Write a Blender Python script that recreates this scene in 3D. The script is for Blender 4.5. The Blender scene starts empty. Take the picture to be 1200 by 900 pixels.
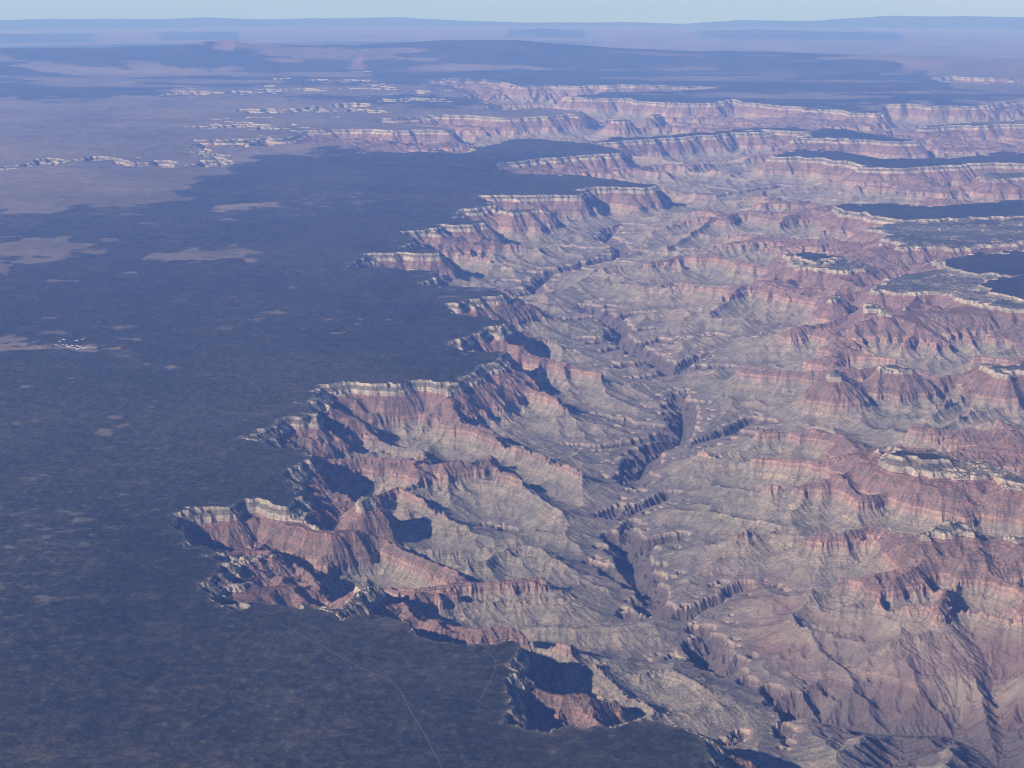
# Aerial view of a great canyon: land built from traced outlines (km, world space) and simulated drainage
CANYON=[[4.13,12.43],[2.8,15.09],[2.57,16.14],[2.46,17.16],[2.44,17.9],[2.03,18.17],[1.85,18.31],[1.66,18.37],[1.55,18.24],[1.31,18.17],[0.98,18.08],[0.78,18.03],[0.52,17.97],[0.29,18.03],[0.13,18.17],[-0.07,18.28],[0.1,18.94],[-0.07,19.17],[0.14,19.47],[0.0,19.86],[0.18,20.18],[0.04,20.6],[-0.07,20.77],[-0.22,20.65],[-0.4,20.54],[-0.73,20.51],[-1.1,20.65],[-1.37,20.82],[-1.51,20.91],[-1.47,21.29],[-1.64,21.42],[-1.84,21.48],[-2.34,21.66],[-2.9,21.88],[-3.18,21.91],[-3.51,21.94],[-3.88,22.01],[-4.4,22.01],[-4.79,22.93],[-4.65,23.21],[-4.85,23.52],[-4.66,23.63],[-4.91,24.07],[-5.25,24.38],[-5.46,24.53],[-5.45,24.84],[-5.95,25.49],[-5.84,25.91],[-5.09,26.3],[-4.62,26.74],[-4.14,26.6],[-3.93,26.74],[-4.15,27.34],[-4.37,28.21],[-4.09,28.56],[-3.97,29.18],[-4.27,29.67],[-4.77,29.83],[-5.55,30.22],[-5.22,30.56],[-5.01,31.51],[-4.61,31.82],[-4.14,32.01],[-4.62,32.91],[-4.27,33.11],[-4.52,34.07],[-3.88,34.35],[-2.91,34.42],[-1.95,34.49],[-1.68,34.28],[-1.36,34.57],[-0.99,35.15],[-0.81,36.0],[-0.14,36.71],[-0.04,37.29],[-0.63,37.29],[-1.19,37.37],[-1.55,37.88],[-1.14,38.49],[-0.73,39.4],[-0.38,40.25],[-0.13,39.49],[-0.18,40.35],[-0.68,40.94],[-1.38,41.24],[-1.87,42.06],[-1.97,42.59],[-1.26,42.92],[-0.56,43.47],[-0.41,43.92],[-0.54,44.38],[-0.99,44.62],[-1.81,44.73],[-2.74,44.85],[-2.93,45.21],[-2.72,45.82],[-2.38,46.32],[-2.33,47.35],[-3.15,47.48],[-4.04,47.75],[-4.82,47.09],[-5.28,47.76],[-4.96,48.57],[-4.61,49.13],[-4.75,49.84],[-4.42,50.14],[-3.87,50.13],[-2.39,49.84],[-2.38,50.88],[-3.38,51.18],[-3.76,51.34],[-3.28,52.76],[-3.74,54.08],[-3.29,54.43],[-2.61,54.6],[-2.59,55.48],[-1.01,55.83],[-1.25,56.94],[-2.18,56.94],[-1.84,59.09],[-0.65,59.7],[-0.84,61.18],[-1.58,61.4],[-1.12,62.28],[1.13,62.51],[2.72,62.28],[3.11,63.43],[2.52,64.13],[3.52,64.61],[5.7,64.18],[6.09,64.66],[5.06,66.35],[3.69,67.91],[1.87,68.71],[0.37,68.71],[-0.46,70.38],[-0.58,71.84],[0.0,73.05],[2.01,74.31],[3.67,75.28],[5.51,75.95],[5.3,78.35],[3.88,79.79],[2.2,81.28],[0.0,82.05],[-1.69,77.99],[-2.88,75.94],[-3.7,77.64],[-5.39,76.62],[-6.85,76.63],[-7.4,75.96],[-8.16,79.45],[-9.36,80.58],[-9.58,78.75],[-11.21,81.36],[-12.9,79.51],[-11.58,84.13],[-12.0,86.24],[-9.39,87.07],[-6.54,86.6],[-4.2,86.59],[-3.81,88.36],[-7.33,90.71],[-8.02,93.18],[-4.07,94.69],[-2.03,94.16],[0.0,94.16],[2.04,94.68],[4.35,96.29],[2.14,99.64],[0.0,99.64],[-2.13,99.06],[-1.63,101.42],[-2.28,106.5],[-4.01,115.24],[-7.13,121.13],[-6.67,124.77],[-1.31,122.87],[0.0,118.49],[2.54,118.5],[5.0,116.86],[8.19,117.72],[11.92,117.28],[15.07,114.92],[12.05,112.52],[9.57,111.72],[5.97,111.44],[4.14,107.18],[6.86,106.53],[9.49,104.08],[12.77,103.5],[14.8,106.15],[16.48,102.33],[19.33,99.98],[22.18,96.65],[23.39,101.31],[27.17,103.31],[30.91,102.85],[32.25,105.48],[33.98,105.57],[46.2,107.69],[73.27,104.97],[35.61,31.3],[15.91,12.45]]
HOLES=[[[-22.76,69.78],[-21.28,72.62],[-21.34,73.53],[-18.81,73.78],[-16.33,73.43],[-15.27,73.11],[-14.77,74.65],[-14.94,76.6],[-15.82,77.29],[-15.81,80.1],[-16.26,81.98],[-13.34,82.31],[-12.67,80.79],[-14.35,77.95],[-13.9,74.95],[-13.35,72.78],[-14.14,71.31],[-14.97,71.62],[-16.07,72.22],[-19.62,72.29],[-21.23,69.74],[-22.41,68.68],[-29.09,66.77],[-29.85,68.6]],[[-25.17,114.58],[-20.84,114.41],[-15.91,114.26],[-11.15,115.7],[-8.67,115.66],[-4.83,112.56],[-4.73,110.38],[-8.34,111.14],[-11.96,111.56],[-17.91,111.35],[-24.07,112.29]],[[-24.49,121.06],[-19.54,121.73],[-16.27,121.63],[-13.43,122.43],[-11.62,120.64],[-13.01,118.56],[-19.0,118.32],[-23.55,118.9]],[[-59.85,160.53],[-50.9,159.26],[-42.57,159.85],[-33.53,157.39],[-24.8,155.21],[-17.97,153.35],[-13.13,144.88],[-11.94,139.87],[-12.7,132.06],[-16.16,137.66],[-22.45,140.27],[-30.55,143.2],[-38.35,143.8],[-45.46,141.99],[-52.43,140.33]],[[34.91,128.06],[39.0,130.34],[42.91,131.67],[56.42,131.98],[52.67,123.04],[38.86,121.03],[34.0,119.86],[30.97,115.64],[32.83,121.5]],[[-15.99,99.16],[-12.93,100.24],[-9.2,100.76],[-7.98,99.02],[-8.9,97.36],[-12.11,97.96],[-15.12,96.93]],[[-16.97,89.98],[-14.69,90.86],[-12.35,89.89],[-12.05,87.63],[-14.33,88.56],[-16.4,88.15]],[[-13.22,81.54],[-11.34,82.28],[-9.91,82.65],[-9.44,79.29],[-10.94,79.31],[-12.5,78.27]],[[-9.73,83.83],[-8.55,84.22],[-8.32,81.86],[-9.26,80.74]],[[-9.7,106.34],[-4.59,106.95],[-3.94,104.99],[-8.97,104.4]],[[-18.51,72.56],[-16.4,73.74],[-15.21,72.8],[-15.76,70.77],[-17.62,70.51]]]
MESAS=[[0,[[12.0,57.74],[12.34,58.51],[14.11,58.81],[15.47,57.97],[17.03,58.8],[19.68,60.1],[26.86,61.56],[24.53,56.0],[18.42,56.08],[17.29,55.88],[16.06,55.31],[14.06,54.92],[13.09,56.28]]],[146,[[12.43,53.91],[12.95,54.92],[14.59,55.43],[18.36,55.84],[24.68,56.32],[22.88,52.0],[17.03,51.6],[14.5,50.64],[12.79,50.48],[13.43,51.4],[12.27,51.24],[12.84,52.51]]],[0,[[13.13,47.17],[13.56,47.72],[14.77,48.7],[16.25,49.15],[21.88,49.66],[18.27,41.03],[14.08,42.25],[13.66,42.79],[13.43,44.04],[14.01,44.76],[15.11,45.51],[13.85,45.5],[13.24,46.51]]],[146,[[9.97,44.14],[11.25,45.69],[12.4,46.71],[13.24,46.98],[13.99,45.96],[14.17,42.47],[18.13,40.65],[17.72,39.67],[13.38,41.72],[12.75,42.46],[12.24,43.67],[11.46,43.44],[10.72,43.89]]],[0,[[8.96,48.48],[9.39,48.96],[9.8,48.69],[10.22,48.14],[9.79,47.66],[9.19,47.53]]],[146,[[8.79,49.02],[9.1,49.69],[10.54,49.01],[10.58,47.28],[10.32,46.64],[9.35,46.97],[8.58,47.76]]],[0,[[7.37,28.67],[7.59,28.88],[7.85,28.62],[8.18,28.31],[8.37,28.0],[8.12,27.9],[7.78,28.0],[7.56,28.25]]],[146,[[7.3,28.79],[7.66,29.16],[8.18,28.59],[8.91,28.29],[9.48,27.5],[10.8,26.8],[10.68,26.49],[9.3,26.94],[8.89,27.4],[8.1,27.69],[7.76,27.88],[7.4,28.08]]],[0,[[7.41,24.97],[7.5,24.97],[7.48,24.85],[7.38,24.85]]],[140,[[7.28,25.14],[7.55,25.34],[7.69,25.14],[7.73,24.66],[7.41,24.54],[7.07,24.62]]],[200,[[8.31,24.69],[8.55,24.54],[9.87,24.24],[9.73,23.86],[8.48,24.31],[8.24,24.46]]],[60,[[7.38,34.98],[7.54,35.2],[7.56,34.97],[7.45,34.82]]],[120,[[8.53,35.42],[8.84,35.73],[9.14,35.73],[9.19,35.34],[8.81,35.19]]],[100,[[11.19,35.28],[11.41,35.59],[12.06,35.75],[14.22,36.16],[14.04,35.68],[11.96,35.44],[11.29,35.2]]],[120,[[9.74,41.48],[9.93,41.79],[9.97,41.38],[9.79,41.17]]],[120,[[8.91,43.0],[9.02,43.09],[8.94,42.76]]],[60,[[-2.81,26.77],[-2.71,26.9],[-2.61,26.81],[-2.69,26.68]]],[40,[[-2.85,22.0],[-2.56,22.35],[-2.19,22.92],[-2.1,22.82],[-2.29,22.26],[-2.58,21.87]]],[230,[[-4.84,24.05],[-4.59,24.19],[-4.25,24.3],[-4.01,24.57],[-3.9,24.64],[-4.15,24.12],[-4.46,23.83],[-4.78,23.9]]],[230,[[-4.68,27.05],[-3.97,26.96],[-3.34,26.26],[-3.09,25.75],[-2.7,25.84],[-2.61,25.67],[-3.03,25.51],[-3.63,26.09],[-4.61,26.61]]],[0,[[23.45,88.49],[24.71,90.91],[27.08,91.49],[29.89,92.61],[40.51,94.17],[38.79,90.06],[29.03,89.86],[24.99,89.24],[23.59,87.57]]],[0,[[14.68,81.89],[16.2,85.82],[16.97,87.46],[18.21,86.6],[18.95,83.63],[20.37,82.06],[20.7,81.21],[19.57,80.54],[17.75,82.22],[15.66,82.86]]],[0,[[4.2,80.16],[5.37,82.86],[9.12,84.51],[11.57,85.8],[14.12,87.29],[16.48,87.37],[16.42,85.75],[13.88,85.75],[11.43,84.74],[8.97,83.09],[6.62,81.69]]],[0,[[12.25,74.64],[13.05,76.54],[14.42,77.24],[15.72,76.46],[17.37,74.58],[20.01,73.88],[22.26,74.75],[23.79,75.79],[24.3,74.8],[32.23,74.39],[31.03,71.53],[23.2,71.31],[21.34,71.57],[18.31,70.32],[17.34,69.47],[15.59,70.07],[15.61,71.98],[14.31,73.37]]],[146,[[19.86,67.01],[21.26,68.64],[22.56,69.22],[30.53,70.28],[29.14,66.97],[21.88,67.05],[20.18,66.24]]],[100,[[5.77,93.16],[6.59,94.18],[6.77,93.17]]],[150,[[8.23,96.81],[8.75,96.82],[8.65,95.75],[8.14,95.75]]],[120,[[-0.49,59.43],[0.0,59.83],[1.14,59.43],[0.0,58.82]]]]
RIDGES=[[625,[[-4.4,34.01],[-3.76,33.03],[-3.28,32.29],[-2.55,31.99],[-1.96,31.81],[-1.57,31.12]]],[560,[[-1.77,36.11],[-1.27,34.46],[-0.93,32.7],[-0.24,31.79],[0.3,31.2],[0.87,30.48],[1.4,29.83]]],[640,[[-2.85,28.26],[-1.7,29.54],[-0.82,29.85],[-0.17,29.65],[0.42,29.29],[0.66,28.4],[0.94,27.93]]],[600,[[-2.75,28.25],[-2.21,28.93],[-1.63,28.2],[-1.08,27.5]]],[625,[[-1.67,26.14],[-1.14,26.14],[-0.38,26.19],[0.46,26.27],[0.75,25.86]]],[420,[[-2.66,26.16],[-2.25,25.83],[-1.84,25.35],[-1.38,24.84],[-0.93,24.39]]],[560,[[-2.21,24.03],[-1.4,23.89],[-0.85,24.1],[-0.57,24.18],[0.0,24.18],[0.5,24.36]]],[380,[[-3.95,24.94],[-3.57,24.48],[-3.14,23.82]]],[350,[[-4.07,27.7],[-3.4,27.38],[-2.89,27.56]]],[430,[[-1.53,22.17],[-1.33,22.52],[-1.05,22.21],[-0.72,22.11],[-0.43,22.02],[0.0,22.11]]],[700,[[1.22,21.35],[1.35,21.04],[1.64,20.31],[2.04,19.95]]],[830,[[1.9,21.21],[2.3,21.47],[2.64,21.05],[2.85,20.72],[2.99,20.38]]],[500,[[0.24,20.31],[0.5,20.07]]],[640,[[0.51,20.35],[0.86,19.98],[1.2,19.58]]],[900,[[0.41,23.07],[0.98,22.98],[1.64,23.07],[2.2,23.27]]],[600,[[0.04,21.96],[0.39,22.02],[0.62,21.96],[0.88,21.72]]],[620,[[-0.04,39.51],[0.87,38.47],[1.71,37.89],[2.2,37.25]]],[620,[[-0.4,42.64],[0.46,41.45],[1.25,40.69]]],[640,[[-0.58,47.09],[0.26,46.01],[0.99,44.31]]],[620,[[-2.6,54.17],[-1.16,52.6],[0.0,51.7]]],[420,[[5.71,37.34],[6.23,36.93],[7.66,36.31],[8.75,36.61],[9.45,36.53],[10.03,35.61],[11.64,36.63]]],[780,[[5.18,38.36],[5.92,38.69]]],[640,[[5.57,32.08],[5.89,31.81],[6.28,31.48],[6.64,31.0]]],[470,[[6.52,30.48],[6.77,29.57],[7.5,29.45]]],[640,[[3.91,31.08],[4.34,30.71],[4.9,30.57]]],[520,[[4.84,30.21],[5.63,29.83],[6.73,29.35],[7.48,29.33]]],[640,[[4.47,28.54],[4.92,28.47],[5.85,28.23],[6.57,27.81]]],[500,[[6.48,27.43],[7.2,27.78],[7.99,28.71]]],[820,[[3.1,28.19],[3.8,28.0],[4.32,27.45],[5.14,26.84]]],[640,[[3.98,26.14],[4.59,26.37],[5.29,26.06]]],[470,[[5.21,25.62],[5.74,25.53],[6.28,25.98],[6.66,25.5]]],[380,[[6.6,25.27],[6.99,25.07],[7.36,25.39]]],[330,[[7.78,25.43],[8.15,25.07],[8.4,24.95]]],[635,[[5.34,24.0],[5.8,23.54],[6.21,23.84]]],[450,[[6.1,23.4],[6.63,23.92],[7.18,24.66],[7.5,25.33]]],[640,[[5.24,23.16],[5.8,22.93],[6.16,22.75],[6.67,22.64],[7.23,22.74],[7.53,22.42],[8.3,21.95]]],[550,[[6.61,22.44],[6.96,23.27],[7.62,24.16],[8.47,25.11]]],[860,[[4.21,23.84],[4.56,23.9],[4.87,23.68],[5.35,23.62]]],[880,[[4.47,22.55],[4.95,22.48],[5.37,22.1],[5.82,22.06]]],[800,[[5.77,21.89],[6.43,22.2],[6.86,22.84]]],[620,[[5.65,44.06],[7.02,46.51],[7.53,47.29]]],[450,[[7.4,46.49],[8.06,45.4],[8.89,44.44],[9.27,44.48]]],[350,[[9.17,44.03],[10.1,44.74]]],[430,[[7.5,40.67],[8.83,41.65],[10.09,42.62]]],[330,[[10.01,42.29],[10.76,41.98],[11.82,41.58],[13.51,41.8]]],[200,[[10.66,41.63],[11.47,43.46]]],[640,[[7.66,41.54],[8.73,41.12],[9.74,40.5],[11.19,39.95],[13.51,40.24]]],[820,[[1.05,47.42],[2.05,49.34],[2.83,51.26]]],[640,[[2.79,50.37],[4.54,51.37]]],[500,[[4.48,50.67],[5.69,51.54],[6.74,51.28],[7.45,49.93],[8.28,49.11],[9.04,50.39]]],[640,[[5.38,54.29],[7.47,59.18],[8.23,60.08]]],[450,[[8.08,58.95],[8.62,60.08],[9.22,60.17],[10.16,58.46],[11.52,60.17],[12.62,60.75]]],[640,[[5.26,58.08],[6.5,59.22],[8.23,60.08]]],[820,[[4.6,43.34],[5.74,43.8],[6.58,43.71]]],[600,[[6.52,69.25],[7.31,66.98],[8.61,65.74]]],[600,[[12.99,79.11],[11.0,78.06],[8.68,76.16]]],[640,[[5.86,80.8],[7.35,79.76],[8.54,78.75]]],[900,[[11.53,35.11],[10.34,34.41],[9.34,35.1],[7.88,34.75]]],[640,[[11.74,34.58],[10.37,33.88],[8.73,31.95]]],[640,[[11.83,37.2],[11.07,35.65],[10.17,34.57],[9.32,33.54]]]]
RIVER=[[7.79,17.26],[7.14,18.88],[6.72,19.61],[6.63,20.04],[6.28,20.44],[5.68,20.46],[5.25,20.49],[4.69,20.72],[3.93,20.87],[3.8,20.92],[3.49,21.19],[3.15,21.99],[3.0,22.91],[2.61,23.87],[2.37,24.31],[2.22,25.19],[2.19,26.33],[2.14,27.22],[1.93,28.44],[1.99,29.37],[2.47,30.62],[2.93,32.54],[3.76,33.74],[3.99,35.02],[4.11,36.39],[4.5,37.87],[4.54,38.65],[4.32,39.21],[3.95,40.05],[3.49,41.36],[2.94,42.96],[3.17,44.25],[2.85,45.52],[2.35,46.74],[1.6,47.91],[0.82,49.38],[0.7,50.28],[1.15,52.04],[2.06,53.18],[3.0,54.22],[3.93,55.62],[3.96,57.43],[3.5,58.81],[4.06,61.59],[5.23,63.59],[6.93,66.62],[8.67,68.97],[10.92,71.49],[13.15,73.11],[12.4,75.92],[10.94,77.39],[9.4,78.61],[7.92,80.98],[7.62,85.16],[6.74,88.98],[4.86,89.78],[4.13,93.16],[4.87,100.29],[7.25,103.48],[10.76,105.19],[14.9,106.41],[19.23,108.28],[23.67,107.22],[26.33,101.76],[31.11,96.0],[40.7,94.13]]
STREAMS=[[[1.94,28.6],[1.48,28.37],[0.81,28.1],[0.0,27.92],[-0.66,28.37],[-1.31,28.37],[-2.01,28.94],[-2.42,28.94]],[[2.53,30.97],[1.75,30.44],[1.13,30.17],[0.0,31.63],[-1.09,31.8],[-1.82,31.8],[-2.57,32.08]],[[2.17,25.52],[1.53,26.23],[0.62,26.63],[-0.15,26.51],[-0.77,26.31],[-1.52,25.99]],[[3.9,34.23],[2.66,33.28],[1.88,32.97],[0.95,33.28],[0.19,34.23]],[[2.31,23.67],[1.71,24.25],[1.16,24.78],[0.0,24.6],[-0.57,24.25],[-1.43,24.36]],[[3.02,22.02],[2.4,22.47],[1.89,22.77],[1.22,22.77],[0.66,22.31],[0.52,21.87]],[[3.7,20.38],[3.08,20.5],[2.61,20.71],[2.23,20.63],[1.73,20.63],[1.27,21.17]],[[2.31,23.67],[2.83,24.01],[3.45,24.43],[4.13,25.15],[4.86,25.53],[5.49,26.11],[6.14,26.31],[6.76,26.31]],[[1.94,28.6],[2.7,29.18],[3.47,30.18],[4.41,30.7],[5.32,30.86],[6.0,30.71]],[[2.29,27.13],[3.02,27.35],[4.05,27.92],[4.74,27.14]],[[3.77,32.97],[4.83,33.91],[5.55,34.89],[6.6,35.24],[7.87,34.57],[8.43,33.6],[9.5,33.29],[11.31,34.25]],[[4.4,37.02],[5.34,37.79],[5.81,36.66],[6.99,36.29],[7.88,35.59],[8.81,35.24],[10.47,37.81]],[[2.86,41.82],[4.29,42.6],[5.55,43.09],[6.44,42.6],[7.72,43.1]],[[3.85,39.0],[5.03,40.72],[6.14,42.12]],[[5.53,19.93],[5.48,20.77],[5.41,21.59],[5.28,22.17],[5.2,22.78]],[[6.11,19.9],[6.68,21.04],[6.65,21.88],[6.38,22.62],[6.33,23.25]],[[6.55,19.1],[7.07,20.25],[7.22,21.59],[7.21,22.47],[7.11,23.09]],[[4.57,20.18],[4.54,21.04],[4.25,21.59],[3.78,21.87]],[[3.83,54.15],[4.93,55.9],[6.38,57.95],[8.04,58.5],[9.8,59.42]],[[2.92,52.79],[3.93,50.67],[5.48,49.35],[6.93,50.01],[8.03,51.79]],[[6.74,64.84],[9.17,67.13],[11.23,68.59],[13.67,69.61]]]
FOREST=[[[-24.71,49.77],[-27.61,55.95],[-18.58,56.51],[-17.15,58.01],[-15.59,59.37],[-13.11,59.96],[-13.61,64.9],[-13.28,66.89],[-12.77,69.56],[-12.03,73.99],[-10.53,76.24],[-8.36,77.23],[-5.5,78.25],[-1.75,80.79],[0.0,84.73],[8.54,78.99],[8.2,49.58],[3.19,12.47],[-9.57,12.47]],[[-67.42,140.34],[-41.93,130.83],[-41.43,136.17],[-34.59,137.9],[-28.67,130.92],[-20.44,127.49],[-17.18,123.57],[-19.41,120.96],[-24.28,119.43],[-25.16,114.6],[-22.55,110.75],[-27.08,107.44],[-34.48,107.13],[-52.31,108.36]],[[-80.91,168.88],[-45.72,171.92],[-38.1,179.16],[-28.76,180.36],[-16.77,175.23],[-8.01,188.51],[0.0,190.95],[3.81,179.08],[0.0,167.02],[-6.96,163.5],[-13.38,157.02],[-20.54,154.23],[-32.72,153.54],[-77.33,161.32]],[[-12.88,137.95],[-9.13,142.74],[-3.15,147.94],[1.7,160.03],[8.7,163.53],[19.19,163.94],[26.35,154.58],[30.89,141.22],[32.48,132.2],[35.66,128.33],[30.55,114.08],[36.29,112.89],[57.5,119.35],[48.91,101.14],[34.69,107.81],[15.61,96.76],[5.34,99.41],[-4.99,116.44],[-8.83,127.15]],[[-20.9,111.42],[-8.82,109.68],[-2.31,107.53],[-0.55,102.36],[-5.43,101.17],[-15.6,107.72]],[[4.73,97.7],[48.06,99.35],[12.63,24.1],[4.49,24.07],[8.75,49.59],[3.4,69.48]]]
CLEAR=[[[-25.41,51.26],[-17.82,52.23],[-16.47,52.53],[-14.85,51.88],[-13.56,51.1],[-13.7,50.2],[-14.66,49.21],[-16.25,49.08],[-24.31,48.92]],[[-11.49,49.61],[-10.99,50.48],[-9.65,50.76],[-8.6,50.31],[-7.71,49.58],[-8.61,48.74],[-10.01,48.34],[-11.01,48.62]],[[-24.37,49.06],[-16.08,48.53],[-15.51,47.71],[-15.66,47.18],[-23.42,47.03]],[[-14.99,38.23],[-12.87,38.3],[-12.18,38.13],[-11.69,37.69],[-12.18,37.44],[-14.68,37.38]],[[-11.24,58.72],[-10.06,59.32],[-9.08,59.31],[-9.54,58.12],[-10.71,57.55]],[[-8.52,30.67],[-8.22,30.73],[-7.93,30.44],[-8.11,30.27],[-8.41,30.44]]]
ROADS=[[[-3.38,21.18],[-2.66,20.4],[-2.23,19.91],[-1.55,19.27],[-1.34,18.54],[-1.11,17.92],[-0.85,17.07],[-0.59,15.96]],[[-0.42,20.29],[-0.24,20.13],[-0.2,19.86],[-0.34,19.14],[-0.45,18.77]],[[-9.61,44.64],[-8.65,44.52]],[[-14.61,45.89],[-13.69,45.76],[-12.34,45.26]],[[-8.51,43.49],[-8.12,42.4],[-7.81,41.87]]]
GLADES=[[-12.16,37.36,0.4,0.06],[-10.25,37.26,0.19,0.09],[-9.65,38.46,0.24,0.09],[-9.39,38.28,0.1,0.07],[-7.39,39.45,0.31,0.12],[-6.44,44.65,0.12,0.18],[-4.85,40.38,0.23,0.18],[-4.02,40.48,0.11,0.13],[-4.06,39.9,0.11,0.07],[-3.28,40.48,0.09,0.06],[-4.36,38.98,0.26,0.07],[-3.1,37.07,0.1,0.05],[-11.67,46.89,0.33,0.18],[-13.28,45.65,0.73,0.1],[-11.19,34.41,0.14,0.07],[-11.81,39.1,0.41,0.14],[-10.21,39.74,0.33,0.11],[-6.46,41.38,0.39,0.2],[-6.76,40.39,0.33,0.15],[-9.98,34.7,0.25,0.05],[-12.79,38.39,0.23,0.18],[-7.9,32.56,0.15,0.05],[-8.47,31.74,0.18,0.05],[-10.33,31.32,0.11,0.06],[-10.95,33.99,0.18,0.05],[-10.26,48.89,0.84,0.28],[-12.99,55.71,0.79,0.18],[-8.94,52.46,0.54,0.16],[-10.36,56.42,0.7,0.26],[-12.27,40.71,0.52,0.1],[-9.38,36.69,0.23,0.08],[-8.68,35.89,0.2,0.06],[-7.9,35.51,0.22,0.1]]
TOWN=[[-11.31,37.77],[-11.2,37.68],[-11.14,37.77],[-11.03,37.68],[-10.92,37.6],[-10.88,37.68],[-10.78,37.51],[-10.76,37.68],[-10.67,37.6],[-10.59,37.51],[-10.5,37.51],[-10.44,37.59],[-10.33,37.51],[-10.29,37.59],[-10.82,37.43],[-10.69,37.34],[-10.54,37.43],[-11.62,37.43],[-11.34,38.2],[-11.29,38.37],[-10.94,38.28],[-10.84,38.46],[-10.84,38.64],[-10.94,37.51],[-10.65,37.43]]
RANGES=[[330,[[-0.4872,3116],[-0.3075,2825],[-0.2784,3008],[-0.2086,2724],[-0.1882,2991],[-0.1575,2399],[-0.095,2604],[-0.0687,2738],[-0.0318,2026],[0.0106,1507],[0.0635,1712],[0.1055,1435],[0.1368,2179],[0.1883,2322],[0.2237,3277],[0.2586,3413],[0.3074,3474],[0.4005,3693],[0.5663,3841]]],[250,[[-0.4881,2188],[-0.3082,1709],[-0.2495,1214],[-0.2193,1233],[-0.1784,1493],[-0.1579,929],[-0.0953,549],[-0.0425,362],[-0.0159,740],[0.0027,1516],[0.0186,1907],[0.0318,1653],[0.053,1019],[0.0742,651],[0.1005,945],[0.1318,1643],[0.1474,1802],[0.1732,1734],[0.2091,1580],[0.2495,1088],[0.2842,856],[0.3085,845],[0.5677,2271]]],[146,[[-0.4889,4338],[-0.2599,3560],[-0.2095,3739],[-0.189,3998],[-0.171,4042],[-0.1633,3805],[-0.0954,3494],[-0.069,3776],[-0.0372,3987],[0.0,3981],[0.0266,3680],[0.0637,3317],[0.106,3050],[0.3095,2756]]]]
QS=0.75          # grid coarseness, 1 = full detail
HAZE_COL=(0.21,0.405,1.0,1); HAZE_D=0.0000081; HAZE_G=0.0
SUN=5.0; SUN_EL=30; SUN_AZ=-128; SUN_COL=(1.0,0.92,0.91); SKY=0.090; SKY_ALT=5500; EXPO=0.38; DUST=0.1; AIR=1.0; OZ=0.4; SKY_TINT=(0.40,0.69,1.14)
CLIMB=4.2; FEXP=0.42; GROUNDS=3; GCUT=8.0; STREAK=10.0
import bpy, math, time
import numpy as np
T0=time.time()
R_EARTH=7433e3            # effective earth radius (with refraction)
rng=np.random.default_rng(7)
ETOT=2385.0
# ---------------------------------------------------------------- numpy helpers
def vnoise(x,y,scale,seed):
    """smooth lattice noise in -1..1 at world points"""
    t=np.random.default_rng(seed).random((256,256),dtype=np.float32)*2-1
    u=(x/scale).astype(np.float32)+1000; v=(y/scale).astype(np.float32)+1000
    iu=np.floor(u).astype(np.int32); iv=np.floor(v).astype(np.int32)
    fu=u-iu; fv=v-iv
    fu=fu*fu*fu*(fu*(fu*6-15)+10); fv=fv*fv*fv*(fv*(fv*6-15)+10)
    a=iu&255; b=iv&255; a1=(iu+1)&255; b1=(iv+1)&255
    return (t[a,b]*(1-fu)+t[a1,b]*fu)*(1-fv)+(t[a,b1]*(1-fu)+t[a1,b1]*fu)*fv
def fbm(x,y,scale,seed,octv,gain=0.5):
    s=0; a=1.0; c=math.cos(0.6); d=math.sin(0.6)
    for k in range(octv):
        s=s+a*vnoise(x,y,scale,seed+k); a*=gain; scale*=0.48
        x,y=x*c-y*d,x*d+y*c
    return s
def blur(f,n):
    for _ in range(n):
        f[1:-1]=(f[:-2]+2*f[1:-1]+f[2:])/4; f[:,1:-1]=(f[:,:-2]+2*f[:,1:-1]+f[:,2:])/4
    return f
def sst(a,b,x):
    t=np.clip((x-a)/(b-a),0,1); return t*t*(3-2*t)
def inside(poly,x,y):
    """even-odd test of world points against a polygon in km"""
    P=np.array(poly,np.float64)*1000; m=np.zeros(x.shape,bool)
    lo=P.min(0); hi=P.max(0)
    sel=(x>=lo[0])&(x<=hi[0])&(y>=lo[1])&(y<=hi[1])
    xs=x[sel]; ys=y[sel]
    if xs.size==0: return m
    r=np.zeros(xs.shape,bool); n=len(P); o=np.argsort(ys,kind='stable'); xo=xs[o]; yo=ys[o]; ro=r[o]
    for i in range(n):
        x1,y1=P[i]; x2,y2=P[(i+1)%n]
        if y1==y2: continue
        ya,yb=(y1,y2) if y1<y2 else (y2,y1)
        a=np.searchsorted(yo,ya,'left'); b=np.searchsorted(yo,yb,'left')
        if a==b: continue
        xi=x1+(yo[a:b]-y1)*(x2-x1)/(y2-y1)
        ro[a:b]^=xo[a:b]<xi
    r[o]=ro; m[sel]=r
    return m
# ---------------------------------------------------------------- the land grid
# fan shaped mesh: cells stay square and grow with distance from the flight path
DTH=0.00085*QS; TH=0.46
rs=[13500.0]
while rs[-1]<430e3:
    r=rs[-1]; k=DTH
    if r<17000: k=DTH*1.6
    elif r>90e3: k=DTH*(1+ (r-90e3)/60e3*2.5)
    rs.append(r*(1+min(k,0.006*QS)))
RS=np.array(rs); TS=np.arange(-TH,TH,DTH); NR,NC=len(RS),len(TS)
Rg=RS[:,None]; X=(Rg*np.sin(TS)[None,:]); Y=(Rg*np.cos(TS)[None,:])
DR=np.diff(RS); DX=RS*DTH
CELL=(np.gradient(RS)*DX)[:,None]*np.ones((1,NC))
print('grid',NR,NC,NR*NC)
def cell_of(px,py):
    r=np.hypot(px,py); th=np.arctan2(px,py)
    return np.searchsorted(RS,r),np.round((th+TH)/DTH).astype(int)
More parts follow.
